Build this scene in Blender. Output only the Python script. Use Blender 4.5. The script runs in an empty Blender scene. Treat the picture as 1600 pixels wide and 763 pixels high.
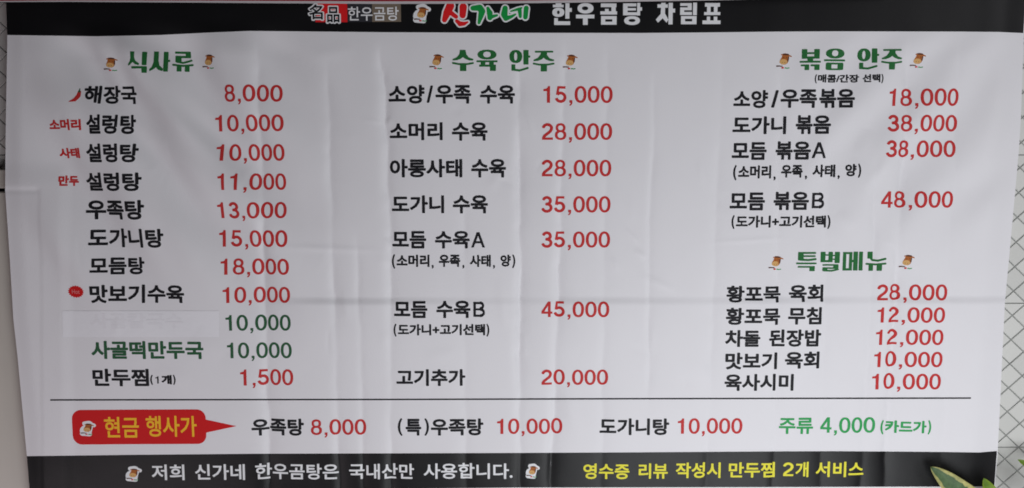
import bpy, bmesh, math, random
import numpy as np
from mathutils import Vector, noise
from mathutils.geometry import delaunay_2d_cdt

S = bpy.context.scene
COL = S.collection
random.seed(7)

# ------------------------------------------------------------------ camera
FPX, MMPX, PITCH = 1300.0, 0.0019, math.radians(4.9)
D = FPX * MMPX
CAM = np.array([0.0, -D * math.cos(PITCH), D * math.sin(PITCH)])
cam = bpy.data.cameras.new('camera')
cam.sensor_width = 36.0
cam.lens = 36.0 * FPX / 1600.0
cam.clip_start, cam.clip_end = 0.05, 100.0
camo = bpy.data.objects.new('camera', cam)
COL.objects.link(camo)
camo.location = CAM
camo.rotation_euler = (math.pi / 2 - PITCH, 0, 0)
S.camera = camo

# ------------------------------------------------------------------ world, lamps, exposure
w = bpy.data.worlds.new('World')
S.world = w
w.use_nodes = True
w.node_tree.nodes['Background'].inputs[0].default_value = (1.0, 0.84, 0.92, 1)
w.node_tree.nodes['Background'].inputs[1].default_value = 0.022
S.view_settings.view_transform = 'Standard'
S.view_settings.look = 'None'
S.view_settings.exposure = 0.0
S.view_settings.gamma = 1.0
S.cycles.filter_width = 1.75


def area(name, loc, target, sx, sy, power, color):
    l = bpy.data.lights.new(name, 'AREA')
    l.shape = 'RECTANGLE'
    l.size, l.size_y = sx, sy
    l.energy = power
    l.color = color
    o = bpy.data.objects.new(name, l)
    COL.objects.link(o)
    o.location = loc
    o.rotation_euler = (Vector(target) - Vector(loc)).to_track_quat('-Z', 'Y').to_euler()
    return o


area('street_daylight_right', (0.95, -2.35, -1.4), (0.25, 0, -0.2), 1.7, 1.1, 50, (0.95, 0.975, 1.0))
area('street_daylight_left', (-2.3, -1.9, -2.0), (-0.9, 0, -0.4), 1.3, 0.9, 18, (1.0, 0.88, 0.93))
area('street_daylight_far_right', (2.7, -1.95, 0.25), (1.2, 0, 0.0), 0.75, 3.2, 21, (0.98, 0.975, 1.0))

# ------------------------------------------------------------------ picture <-> place
sp, cp = math.sin(PITCH), math.cos(PITCH)


def proj(X, Z, Y=0.0):
    dy, dz = Y - CAM[1], Z - CAM[2]
    depth = dy * cp - dz * sp
    up = dy * sp + dz * cp
    return 800 + FPX * X / depth, 381.5 - FPX * up / depth


def ray(px, py, Y=0.0):
    a, b = (px - 800) / FPX, (381.5 - py) / FPX
    dx, dy, dz = a, cp + b * sp, -sp + b * cp
    t = (Y - CAM[1]) / dy
    return CAM[0] + dx * t, CAM[2] + dz * t


_vn = {}


def vnoise(x, y, seed):
    """smooth value noise on arrays"""
    if seed not in _vn:
        _vn[seed] = np.random.RandomState(seed).rand(64, 64)
    g = _vn[seed]
    xi, yi = np.floor(x).astype(int), np.floor(y).astype(int)
    fx, fy = x - xi, y - yi
    fx, fy = fx * fx * (3 - 2 * fx), fy * fy * (3 - 2 * fy)
    a, b = g[xi % 64, yi % 64], g[(xi + 1) % 64, yi % 64]
    c, d = g[xi % 64, (yi + 1) % 64], g[(xi + 1) % 64, (yi + 1) % 64]
    return (a * (1 - fx) + b * fx) * (1 - fy) + (c * (1 - fx) + d * fx) * fy - 0.5


def sstep(a, b, x):
    t = np.clip((x - a) / (b - a), 0, 1)
    return t * t * (3 - 2 * t)


# folded creases left by packing: (points (y,x)), depth mm, right length, left length, y0, y1
CREASES = [
    ([(60, 594), (190, 603), (400, 609), (763, 611)], 2.6, 26, 9, 70, 900),
    ([(60, 812), (763, 812)], 2.3, 24, 7, 95, 900),
    ([(60, 884), (200, 880), (330, 876), (450, 873), (560, 868), (763, 861)], 1.8, 30, 8, 60, 900),
    ([(60, 510), (200, 515), (350, 520), (570, 525), (763, 531)], 1.6, 24, 9, 90, 900),
    ([(60, 556), (380, 560), (763, 567)], 0.9, 16, 7, 360, 800),
    ([(60, 402), (350, 412), (763, 420)], 2.5, 36, 13, 60, 900),
    ([(60, 1024), (200, 1021), (380, 1014), (763, 1012)], 0.7, 14, 4, 110, 640),
    ([(60, 1222), (400, 1216), (763, 1208)], 0.9, 22, 6, 100, 900),
    ([(60, 1421), (250, 1413), (450, 1401), (763, 1384)], 2.7, 38, 14, 60, 900),
    ([(60, 1376), (380, 1366), (763, 1345)], 1.3, 18, 12, 240, 900),
    ([(60, 1130), (763, 1104)], 0.9, 26, 14, 60, 900),
    ([(60, 724), (763, 728)], 0.7, 24, 14, 300, 900),
    ([(60, 1500), (763, 1470)], 1.0, 30, 16, 60, 900),
    ([(60, 1300), (763, 1282)], 0.8, 26, 14, 200, 900),
    ([(60, 950), (763, 940)], 0.6, 22, 12, 60, 900),
]
# short wrinkles (x0,y0,x1,y1,width,height mm)
WRINK = [(820, 175, 838, 215, 5, 0.5), (955, 400, 968, 425, 4, .5), (975, 355, 1000, 383, 4, .5), (990, 390, 1012, 405, 5, .6),
         (1000, 430, 1056, 455, 6, .6), (600, 370, 612, 390, 5, .8), (535, 450, 545, 505, 7, .7), (780, 430, 790, 520, 9, .7),
         (1340, 250, 1360, 200, 12, 1.0), (1350, 300, 1395, 240, 10, 1.2), (1310, 330, 1335, 360, 12, .8), (1180, 450, 1205, 540, 10, .6),
         (1090, 250, 1098, 290, 5, .5), (812, 520, 822, 560, 7, .9), (600, 200, 612, 180, 6, .7), (480, 90, 560, 75, 12, .5),
         (700, 95, 760, 150, 14, .5), (1060, 560, 1130, 600, 16, .5), (1230, 600, 1262, 540, 14, .5), (1100, 380, 1235, 372, 4, .35),
         (430, 386, 600, 392, 5, .6), (760, 300, 800, 250, 9, .6), (880, 600, 905, 690, 12, .6), (660, 560, 720, 548, 10, .4),
         (240, 575, 300, 600, 12, .7), (300, 520, 350, 560, 16, .8), (1290, 380, 1230, 460, 14, .6), (1020, 500, 1012, 590, 6, .5)]

_r = random.Random(5)
for _k in range(60):
    _x, _y = _r.uniform(60, 1540), _r.uniform(75, 700)
    _a = math.radians(_r.choice((90, 90, 70, 110, 55, 128, 20)) + _r.uniform(-12, 12))
    _l = _r.uniform(16, 60)
    WRINK.append((_x, _y, _x + _l * math.cos(_a), _y + _l * math.sin(_a), _r.uniform(3, 8), _r.choice((-1, 1)) * _r.uniform(.12, .34)))


def fpx(px, py):
    """relief of the vinyl towards the viewer, metres, at picture-like banner coordinates"""
    f = np.zeros_like(px, dtype=float)
    for i, (pts, A, R, L, y0, y1) in enumerate(CREASES):
        ys, xs = zip(*pts)
        c = np.interp(py, ys, xs) + 4.0 * vnoise(py / 47 + i * 7, py * 0, i + 3) + 1.6 * vnoise(py / 15 + i, py * 0, i + 43)
        m = sstep(y0 - 10, y0 + 60, py) * (1 - sstep(y1 - 60, y1 + 10, py))
        m = m * (0.75 + 1.0 * vnoise(py / 90 + i * 3, py * 0 + i, 11))
        d = px - c
        ad = np.sqrt(d * d + 7.0) - math.sqrt(7.0)
        g = np.where(d > 0, 0.62 * np.exp(-ad / R) + 0.38 * np.exp(-ad / (R * 0.25)), np.exp(-ad / (L * 0.6)))
        f -= A * (4.0e-3 + 1.2e-3 * (xs[0] > 700)) * m * g
    mx_, my_ = px[px.shape[0] // 2], py[:, py.shape[1] // 2]
    for (x0, y0, x1, y1, wd, h) in WRINK:
        pad = 3 * wd + 45
        ci = np.where((mx_ > min(x0, x1) - pad) & (mx_ < max(x0, x1) + pad))[0]
        ri = np.where((my_ > min(y0, y1) - pad) & (my_ < max(y0, y1) + pad))[0]
        if not len(ci) or not len(ri):
            continue
        sl = (slice(ri[0], ri[-1] + 1), slice(ci[0], ci[-1] + 1))
        qx, qy = px[sl], py[sl]
        vx, vy = x1 - x0, y1 - y0
        ln = math.hypot(vx, vy)
        t = np.clip(((qx - x0) * vx + (qy - y0) * vy) / ln / ln, 0, 1)
        dd = np.hypot(qx - x0 - t * vx, qy - y0 - t * vy)
        f[sl] += h * 2.3e-3 * np.exp(-(dd / wd) ** 2) * np.sin(np.pi * np.clip(t, .04, .96))
    # soft diagonal swags, upper left
    dg = (px * 0.82 - (py - 60) * 0.57)
    wl = sstep(560, 300, px) * sstep(640, 380, py)
    wl = 1 - sstep(330, 560, px)
    wl = wl * (1 - sstep(300, 560, py)) * sstep(30, 90, py) * sstep(20, 120, px)
    f += 15e-3 * wl * np.sin((dg + 60 * vnoise(px / 180, py / 200, 5)) / 135 * 2 * math.pi + 0.6)
    f += 2.2e-3 * wl * np.sin((dg + 50 * vnoise(px / 120, py / 140, 8)) / 55 * 2 * math.pi + 2.0)
    # soft diagonal swags, upper right
    dr = (px * 0.80 + (py - 60) * 0.55)
    wr = sstep(1180, 1350, px) * (1 - sstep(1540, 1600, px)) * (1 - sstep(260, 430, py)) * sstep(40, 90, py)
    f += 4.2e-3 * wr * np.sin((dr + 50 * vnoise(px / 120, py / 120, 6)) / 92 * 2 * math.pi)
    # broad drape
    f += 8e-3 * vnoise(px / 260 + 3, py / 500 + 1, 21) + 2.8e-3 * vnoise(px / 110, py / 230 + 4, 22)
    f += 1.0e-3 * vnoise(px / 42, py / 70, 23) + 0.16e-3 * vnoise(px / 17, py / 24, 24)
    # horizontal fold
    yb = 470 + 1.5 * vnoise(px / 60, px * 0, 31) - 0.002 * (px - 800) * 0.5
    tb = (py - yb)
    amp = 4.6e-3 * (0.85 + 0.9 * vnoise(px / 85, px * 0 + 2, 33)) * sstep(380, 500, px)
    f += amp * (sstep(-7, 7, tb) * (1 - 0.93 * sstep(5, 130, tb)) - 0.10 * sstep(-110, -6, tb) * (1 - sstep(-6, 7, tb)))
    # side edges: curl back to the wall
    xr = 1602 - 0.066 * (py - 50)
    f += -9e-3 * sstep(-42, 10, px - xr) + 3.0e-3 * np.exp(-((px - xr + 48) / 26) ** 2)
    xl = np.interp(py, [0, 60, 297, 400, 500, 650, 763], [10, 12, 9, 15, 21, 36, 46])
    f += -6e-3 * (1 - sstep(-6, 26, px - xl))
    # the cream cabinet pushes the vinyl out
    rx = 90 + 0.02 * (py - 300)
    box = sstep(250, 290, py) * (1 - sstep(-2, 22, px - rx + 2 * vnoise(py / 60, py * 0, 41)))
    f += 4.0e-3 * box
    gr = np.exp(-((py - 297) / 4.5) ** 2) * (1 - sstep(55, 66, px))
    f -= 1.5e-3 * gr
    f -= 1.4e-3 * sstep(292, 302, py) * (1 - sstep(58, 67, px + 0.012 * (300 - py)))
    # small waves in the black bands' free edges
    f += 1.5e-3 * np.sin(px / 31.0 + 1.3) * sstep(715, 775, py) * (0.4 + vnoise(px / 150, px * 0, 44))
    return f


# the relief and its slopes, tabulated once every 2 mm
TS = 0.002
TX0, TZ0, TNX, TNZ = -1.72, -0.92, 1725, 840
_zz, _xx = np.meshgrid(TZ0 + TS * np.arange(TNZ), TX0 + TS * np.arange(TNX), indexing='ij')
_px, _py = proj(_xx, _zz)
TAB = fpx(_px, _py)
TGZ, TGX = np.gradient(TAB, TS)


def look(tab, X, Z):
    X = np.atleast_1d(np.asarray(X, float))
    Z = np.atleast_1d(np.asarray(Z, float))
    i = np.clip((X - TX0) / TS, 0, TNX - 1.001)
    j = np.clip((Z - TZ0) / TS, 0, TNZ - 1.001)
    i0, j0 = i.astype(int), j.astype(int)
    a, b = i - i0, j - j0
    return (tab[j0, i0] * (1 - a) + tab[j0, i0 + 1] * a) * (1 - b) + (tab[j0 + 1, i0] * (1 - a) + tab[j0 + 1, i0 + 1] * a) * b


def F(X, Z):
    return look(TAB, X, Z)


def P(px, py):
    """point of the vinyl (X, Z) seen at this place of the picture"""
    Y = 0.0
    for _ in range(3):
        X, Z = ray(px, py, Y)
        Y = -float(F(X, Z)[0])
    return X, Z


# ------------------------------------------------------------------ materials
def mat(name, rgb, rough=0.5, spec=0.5, mottled=0.0, bump=0.0, bscale=400.0, coat=0.0, weave=False):
    m = bpy.data.materials.new(name)
    m.use_nodes = True
    nt = m.node_tree
    b = nt.nodes['Principled BSDF']
    b.inputs['Base Color'].default_value = (*rgb, 1)
    b.inputs['Roughness'].default_value = rough
    b.inputs['Specular IOR Level'].default_value = spec
    tc = nt.nodes.new('ShaderNodeTexCoord')
    if mottled:
        n = nt.nodes.new('ShaderNodeTexNoise')
        n.inputs['Scale'].default_value = 9
        n.inputs['Detail'].default_value = 6
        nt.links.new(tc.outputs['Object'], n.inputs['Vector'])
        mx = nt.nodes.new('ShaderNodeMix')
        mx.data_type = 'RGBA'
        mx.inputs[6].default_value = (*[c * (1 - mottled) for c in rgb], 1)
        mx.inputs[7].default_value = (*[min(1, c * (1 + mottled)) for c in rgb], 1)
        nt.links.new(n.outputs['Fac'], mx.inputs[0])
        nt.links.new(mx.outputs[2], b.inputs['Base Color'])
        r = nt.nodes.new('ShaderNodeMapRange')
        r.inputs['To Min'].default_value = rough - 0.05
        r.inputs['To Max'].default_value = rough + 0.05
        nt.links.new(n.outputs['Fac'], r.inputs['Value'])
        nt.links.new(r.outputs[0], b.inputs['Roughness'])
    if bump:
        n2 = nt.nodes.new('ShaderNodeTexNoise')
        n2.inputs['Scale'].default_value = bscale
        n2.inputs['Detail'].default_value = 3
        nt.links.new(tc.outputs['Object'], n2.inputs['Vector'])
        bp = nt.nodes.new('ShaderNodeBump')
        bp.inputs['Strength'].default_value = bump
        bp.inputs['Distance'].default_value = 0.001
        nt.links.new(n2.outputs['Fac'], bp.inputs['Height'])
        nt.links.new(bp.outputs[0], b.inputs['Normal'])
    return m


def ink(name, rgb):
    return mat(name, rgb, rough=0.55, spec=0.16, bump=0.25, bscale=500)


VINYL = mat('white_vinyl', (0.80, 0.79, 0.82), rough=0.55, spec=0.25, mottled=0.018, bump=0.35, bscale=260)
BAND = mat('black_print', (0.006, 0.006, 0.007), rough=0.46, spec=0.27, mottled=0.1, bump=0.3, bscale=300)
BLACK = ink('black_ink', (0.014, 0.014, 0.017))
RED = ink('red_ink', (0.56, 0.036, 0.036))
DGREEN = ink('dark_green_ink', (0.022, 0.15, 0.04))
PGREEN = ink('price_green_ink', (0.030, 0.11, 0.050))
LGREEN = ink('light_green_ink', (0.035, 0.36, 0.10))
WHITE = ink('white_ink', (0.80, 0.81, 0.83))
BUBBLE = ink('bubble_red_ink', (0.62, 0.012, 0.014))
GOLD = ink('gold_ink', (0.90, 0.50, 0.03))
YELLOW = ink('yellow_ink', (0.82, 0.76, 0.06))
LOGORED = ink('logo_red_ink', (0.72, 0.016, 0.02))
LOGOGREEN = ink('logo_green_ink', (0.01, 0.31, 0.06))
TAUPE = ink('taupe_ink', (0.20, 0.16, 0.12))
DARKGREY = ink('dark_grey_ink', (0.035, 0.035, 0.042))
COWBROWN = ink('cow_brown_ink', (0.42, 0.13, 0.03))
COWDARK = ink('cow_dark_ink', (0.10, 0.035, 0.02))
COWTAN = ink('cow_tan_ink', (0.68, 0.40, 0.15))
TAPE = mat('cover_tape', (0.855, 0.85, 0.89), rough=0.42, spec=0.3, bump=0.5, bscale=60)
GHOST = ink('faint_print', (0.83, 0.82, 0.86))

# ------------------------------------------------------------------ mesh builders on the vinyl
GRID = 0.005


def normals_at(X, Z):
    gx, gz = look(TGX, X, Z), look(TGZ, X, Z)
    n = np.stack([-gx, -np.ones_like(gx), -gz], 1)
    return n / np.linalg.norm(n, axis=1)[:, None]


def finish(name, me, m, parent, smooth=True):
    me.materials.append(m)
    o = bpy.data.objects.new(name, me)
    COL.objects.link(o)
    o.parent = parent
    return o


def union(polys, eps=1e-4):
    """2-D union of polygons (picture units) -> verts, tris"""
    vs, fs = [], []
    for p in polys:
        a = 0
        for i in range(len(p)):
            x0, y0 = p[i]
            x1, y1 = p[(i + 1) % len(p)]
            a += x0 * y1 - x1 * y0
        if abs(a) < 1e-6:
            continue
        if a < 0:
            p = p[::-1]
        b = len(vs)
        vs += [Vector((float(x), float(y))) for x, y in p]
        fs.append(list(range(b, b + len(p))))
    r = delaunay_2d_cdt(vs, [], fs, 1, eps)
    return [tuple(v) for v in r[0]], [list(f) for f, src in zip(r[2], r[5]) if src]


def press(name, verts, tris, m, parent, lift):
    """lay a flat (X, Z) shape on the vinyl"""
    bm = bmesh.new()
    bv = [bm.verts.new((x, 0, z)) for x, z in verts]
    for t in tris:
        if len(set(t)) < 3:
            continue
        try:
            bm.faces.new([bv[i] for i in t])
        except ValueError:
            pass
    xs = [v[0] for v in verts]
    zs = [v[1] for v in verts]
    for ax, lo, hi in ((0, min(xs), max(xs)), (2, min(zs), max(zs))):
        k = math.floor(lo / GRID) + 1
        while k * GRID < hi:
            co = [0, 0, 0]
            co[ax] = k * GRID
            no = [0, 0, 0]
            no[ax] = 1
            bmesh.ops.bisect_plane(bm, geom=bm.verts[:] + bm.edges[:] + bm.faces[:], dist=1e-6, plane_co=co, plane_no=no)
            k += 1
    me = bpy.data.meshes.new(name)
    bm.normal_update()
    for f in bm.faces:
        if f.normal.y > 0:
            f.normal_flip()
        f.smooth = True
    bm.to_mesh(me)
    bm.free()
    n = len(me.vertices)
    co = np.empty(n * 3)
    me.vertices.foreach_get('co', co)
    co = co.reshape(-1, 3)
    co[:, 1] = -(F(co[:, 0], co[:, 2]) + lift)
    me.vertices.foreach_set('co', co.ravel())
    me.normals_split_custom_set_from_vertices([tuple(v) for v in normals_at(co[:, 0], co[:, 2])])
    return finish(name, me, m, parent)


def boxmap(box):
    x0, x1, y0, y1 = box
    xc, yc = (x0 + x1) / 2, (y0 + y1) / 2
    a, b = P(x0, yc), P(x1, yc)
    c, d = P(xc, y0), P(xc, y1)
    tilt = (b[1] - a[1]) / (b[0] - a[0])
    Xa, Wd = a[0], b[0] - a[0]
    zt, H = c[1], d[1] - c[1]
    zm = (a[1] + b[1]) / 2 - (c[1] + d[1]) / 2

    def mp(u, v):
        return (Xa + u * Wd, zt + v * H + zm + (u - .5) * Wd * tilt * 0.0)
    return mp


# ---- shape primitives in unit boxes, y down
def rr(x0, y0, x1, y1, r=0.03):
    pts = []
    r = min(r, (x1 - x0) / 2.01, (y1 - y0) / 2.01)
    for cx, cy, a0 in ((x1 - r, y0 + r, -90), (x1 - r, y1 - r, 0), (x0 + r, y1 - r, 90), (x0 + r, y0 + r, 180)):
        for k in range(4):
            a = math.radians(a0 + 30 * k)
            pts.append((cx + r * math.cos(a), cy + r * math.sin(a)))
    return [pts]


def bx(x0, y0, x1, y1):
    return [[(x0, y0), (x1, y0), (x1, y1), (x0, y1)]]


def ell(cx, cy, rx, ry, n=20, e=2.0):
    out = []
    for k in range(n):
        a = 2 * math.pi * k / n
        c, s = math.cos(a), math.sin(a)
        out.append((cx + rx * math.copysign(abs(c) ** (2 / e), c), cy + ry * math.copysign(abs(s) ** (2 / e), s)))
    return out


def ring(x0, y0, x1, y1, ix0, iy0, ix1, iy1, n=28, e=2.2):
    o = ell((x0 + x1) / 2, (y0 + y1) / 2, (x1 - x0) / 2, (y1 - y0) / 2, n, e)
    i = ell((ix0 + ix1) / 2, (iy0 + iy1) / 2, (ix1 - ix0) / 2, (iy1 - iy0) / 2, n, e)
    return [[o[k], o[(k + 1) % n], i[(k + 1) % n], i[k]] for k in range(n)]


def frame(x0, y0, x1, y1, ix0, iy0, ix1, iy1):
    return bx(x0, y0, x1, iy0) + bx(x0, iy1, x1, y1) + bx(x0, iy0 - .01, ix0, iy1 + .01) + bx(ix1, iy0 - .01, x1, iy1 + .01)


def stroke(pts, w, cap=False, grow=0.0):
    """polyline of varying half-width; w a number or a list"""
    ws = [(w if not isinstance(w, (list, tuple)) else w[i]) + grow for i in range(len(pts))]
    out = []
    for i in range(len(pts) - 1):
        (x0, y0), (x1, y1) = pts[i], pts[i + 1]
        l = math.hypot(x1 - x0, y1 - y0) or 1e-6
        nx, ny = -(y1 - y0) / l, (x1 - x0) / l
        out.append([(x0 + nx * ws[i], y0 + ny * ws[i]), (x1 + nx * ws[i + 1], y1 + ny * ws[i + 1]),
                    (x1 - nx * ws[i + 1], y1 - ny * ws[i + 1]), (x0 - nx * ws[i], y0 - ny * ws[i])])
    for i, p in enumerate(pts):
        if cap or 0 < i < len(pts) - 1:
            out.append(ell(p[0], p[1], ws[i], ws[i], 14))
    return out


def arc(cx, cy, rx, ry, a0, a1, n=14):
    return [(cx + rx * math.cos(math.radians(a0 + (a1 - a0) * k / n)), cy - ry * math.sin(math.radians(a0 + (a1 - a0) * k / n))) for k in range(n + 1)]


T = 0.086  # half stroke of the figures
DIG = {
    '0': ring(.02, -.01, .70, 1.01, .19, .13, .53, .87),
    '1': [[(.30, 1), (.48, 1), (.48, 0), (.36, 0), (.33, .09), (.26, .15), (.10, .18), (.10, .30), (.30, .30)]],
    '2': stroke(arc(.35, .30, .235, .225, 172, -28) + [(.50, .50), (.32, .65), (.19, .76), (.135, .86), (.13, .93)], T) + bx(.045, .86, .665, 1.0),
    '3': stroke(arc(.35, .275, .205, .205, 168, -75) + [(.30, .475)], T) + stroke([(.30, .475)] + arc(.35, .71, .245, .225, 92, -168, 18), T),
    '4': bx(.42, 0, .58, 1) + bx(.03, .645, .69, .785) + [[(.03, .785), (.03, .64), (.42, 0), (.50, 0), (.48, .18), (.19, .66)]],
    '5': bx(.15, .0, .62, .145) + [[(.15, 0), (.28, 0), (.225, .52), (.075, .52)]] + stroke(arc(.34, .665, .25, .255, 140, -168, 18), T),
    '8': ring(.075, -.01, .645, .54, .22, .125, .50, .415) + ring(.03, .41, .69, 1.01, .19, .54, .53, .88),
    ',': [[(.10, .84), (.27, .84), (.27, 1.02), (.20, 1.15), (.10, 1.18), (.10, 1.12), (.17, 1.04), (.17, 1.0), (.10, 1.0)]],
}
ADV = {',': .37}


def figures(s):
    out, x = [], 0
    for ch in s:
        out += [[(px + x, py) for px, py in p] for p in DIG[ch]]
        x += ADV.get(ch, .745)
    xs = [p[0] for q in out for p in q]
    a, b = min(xs), max(xs)
    return [[((px - a) / (b - a), py) for px, py in p] for p in out]


LEGS = [(.36, 0), (.62, 0), (.66, .2), (.78, .36), (1, .43), (.97, .50), (.80, .50), (.60, .42), (.5, .34), (.40, .42), (.22, .49), (.02, .50), (.02, .43), (.22, .34), (.33, .20)]
JU = stroke([(.03, .62), (.3, .67), (.7, .67), (.97, .62)], .045, True) + rr(.36, .66, .66, 1)
HEAD = {
    '식': [[(.16, 0), (.36, 0), (.36, .28), (.42, .44), (.60, .56), (.56, .64), (.38, .60), (.27, .50), (.12, .62), (0, .66), (0, .58), (.12, .46), (.17, .30)]] + rr(.72, 0, .95, .64) + rr(.17, .69, .95, .80) + rr(.70, .69, .97, 1),
    '사': [[(.20, 0), (.44, 0), (.44, .45), (.50, .70), (.68, .86), (.64, .98), (.44, .92), (.33, .80), (.20, .90), (.02, 1), (0, .90), (.12, .78), (.20, .55)]] + rr(.68, 0, .91, 1) + rr(.85, .40, 1, .51),
    '류': rr(.10, 0, .88, .11) + rr(.62, 0, .9, .30) + rr(.12, .21, .9, .32) + rr(.12, .21, .42, .54) + stroke([(.2, .51), (.5, .56), (.92, .44)], .05, True) + stroke([(.03, .67), (.5, .71), (.97, .66)], .05, True) + rr(.2, .70, .43, 1) + rr(.58, .70, .81, 1),
    '수': [LEGS] + JU,
    '육': ring(.05, 0, .95, .46, .32, .09, .68, .36) + rr(0, .50, 1, .59) + rr(.2, .55, .42, .76) + rr(.6, .55, .82, .76) + rr(.12, .70, .92, .80) + rr(.64, .70, .92, 1),
    '안': ring(0, 0, .62, .61, .23, .11, .38, .50) + rr(.67, .0, .92, .68) + rr(.85, .26, 1, .36) + rr(.1, .67, .29, .97) + stroke([(.16, .92), (.5, .95), (.88, .84)], .05, True),
    '주': rr(.08, 0, .95, .09) + [[(.40, .04), (.66, .04)] + LEGS[2:]] + JU,
    '볶': rr(.1, 0, .36, .44) + rr(.68, 0, .94, .44) + rr(.1, .15, .94, .24) + rr(.1, .35, .94, .46) + rr(.37, .42, .64, .60) + rr(0, .56, 1, .65) + rr(.06, .73, .46, .82) + rr(.24, .73, .46, 1) + rr(.52, .73, .95, .82) + rr(.70, .73, .95, 1),
    '음': ring(.08, 0, .95, .46, .36, .08, .66, .36) + rr(0, .50, 1, .59) + rr(.09, .65, .36, .99, .06) + rr(.65, .65, .93, .99, .06) + bx(.2, .655, .8, .74) + bx(.2, .92, .8, 1.0),
    '특': rr(.08, 0, .36, .44) + rr(.08, 0, .96, .10) + rr(.3, .17, .94, .26) + stroke([(.2, .40), (.6, .42), (.94, .37)], .055, True) + rr(0, .55, 1, .64) + rr(.08, .73, .92, .82) + rr(.65, .73, .92, 1),
    '별': rr(0, 0, .27, .53) + rr(.42, 0, .64, .53) + bx(.1, .13, .6, .20) + rr(0, .42, .64, .53) + rr(.74, 0, 1, .57) + bx(.6, .15, .8, .22) + bx(.6, .34, .8, .41) + rr(.12, .63, .95, .71) + rr(.68, .63, .95, .86) + rr(.12, .79, .95, .87) + rr(.12, .79, .4, .98) + stroke([(.2, .95), (.6, .97), (.93, .89)], .045, True),
    '메': frame(0, .02, .47, 1, .17, .13, .31, .88) + bx(.4, .43, .6, .56) + rr(.52, 0, .75, 1) + rr(.80, 0, 1, 1),
    '뉴': rr(.08, 0, .36, .36) + stroke([(.22, .30), (.35, .44), (.6, .47), (.94, .37)], .055, True) + stroke([(.04, .63), (.5, .67), (.96, .62)], .05, True) + rr(.15, .66, .39, 1) + rr(.55, .66, .80, 1),
}
TITLE = {
    '한': bx(.17, 0, .47, .09) + bx(.03, .07, .58, .19) + ring(0, .21, .62, .63, .24, .34, .38, .50) + bx(.67, 0, .88, .71) + bx(.85, .22, 1, .40) + bx(.1, .68, .29, 1) + bx(.1, .83, .92, 1),
    '우': ring(.08, 0, .95, .48, .32, .15, .66, .33) + bx(0, .53, 1, .70) + bx(.38, .6, .64, 1),
    '곰': bx(.03, .02, .96, .19) + bx(.66, .1, .92, .42) + bx(.28, .27, .50, .5) + bx(0, .38, 1, .53) + frame(.05, .60, .98, 1, .30, .75, .72, .86),
    '탕': bx(0, .02, .24, .56) + bx(0, .02, .7, .16) + bx(.2, .24, .68, .35) + bx(0, .43, .74, .57) + bx(.74, 0, .90, .58) + bx(.85, .2, 1, .36) + ring(.06, .61, .9, 1.02, .30, .74, .66, .88),
    '차': bx(.27, 0, .5, .1) + bx(.08, .07, .62, .23) + [[(.27, .2), (.48, .2), (.48, .50), (.66, .78), (.56, .92), (.36, .72), (.12, .92), (0, .78), (.25, .52)]] + bx(.66, 0, .88, 1) + bx(.85, .27, 1, .45),
    '림': bx(0, .02, .68, .15) + bx(.44, .02, .68, .34) + bx(0, .22, .68, .35) + bx(0, .22, .24, .56) + bx(0, .43, .70, .57) + bx(.76, 0, .99, .58) + frame(.06, .62, .98, 1, .30, .75, .72, .87),
    '표': bx(.12, .02, .95, .19) + bx(.24, .1, .44, .5) + bx(.62, .1, .82, .5) + bx(.08, .44, .98, .58) + bx(.24, .65, .42, .85) + bx(.62, .65, .82, .85) + bx(0, .83, 1, 1),
}
LAT = {
    'A': [[(0, 1), (.19, 1), (.60, 0), (.40, 0)], [(1, 1), (.81, 1), (.40, 0), (.60, 0)]] + bx(.2, .59, .8, .73),
    'B': bx(0, 0, .22, 1) + bx(0, 0, .58, .15) + bx(0, .43, .60, .57) + bx(0, .85, .60, 1) + stroke(arc(.56, .25, .27, .19, 90, -90), .095) + stroke(arc(.58, .71, .31, .215, 90, -90), .10),
}

# ---- the built-in type, traced once per word
_cache = {}


def embolden(vs, fs, r):
    """grow a flat outline by r on every side"""
    cnt = {}
    for f in fs:
        for i in range(len(f)):
            e = (f[i], f[(i + 1) % len(f)])
            cnt[tuple(sorted(e))] = cnt.get(tuple(sorted(e)), 0) + 1
    polys = [[vs[i] for i in f] for f in fs]
    seen = set()
    for (i, j), n in cnt.items():
        if n != 1:
            continue
        (x0, y0), (x1, y1) = vs[i], vs[j]
        ln = math.hypot(x1 - x0, y1 - y0)
        if ln < 1e-7:
            continue
        nx, ny = -(y1 - y0) / ln * r, (x1 - x0) / ln * r
        polys.append([(x0 + nx, y0 + ny), (x1 + nx, y1 + ny), (x1 - nx, y1 - ny), (x0 - nx, y0 - ny)])
        for k in (i, j):
            if k not in seen:
                seen.add(k)
                polys.append([(vs[k][0] + r * math.cos(math.pi * (q + .5) / 4), vs[k][1] + r * math.sin(math.pi * (q + .5) / 4)) for q in range(8)])
    V, Fo = union(polys, 1e-5)
    # keep only triangles that truly lie in the grown outline (all pieces are convex)
    PA = np.array([list(p) + [p[-1]] * (8 - len(p)) for p in polys if len(p) <= 8])
    ar = (PA[:, :, 0] * np.roll(PA[:, :, 1], -1, 1) - np.roll(PA[:, :, 0], -1, 1) * PA[:, :, 1]).sum(1)
    E = np.roll(PA, -1, 1) - PA
    Va = np.array(V)
    keep = []
    for f in Fo:
        c = Va[f].mean(0)
        cr = (E[:, :, 0] * (c[1] - PA[:, :, 1]) - E[:, :, 1] * (c[0] - PA[:, :, 0])) * np.sign(ar)[:, None]
        if (cr >= -1e-7).all(1).any():
            keep.append(f)
    return V, keep


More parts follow.
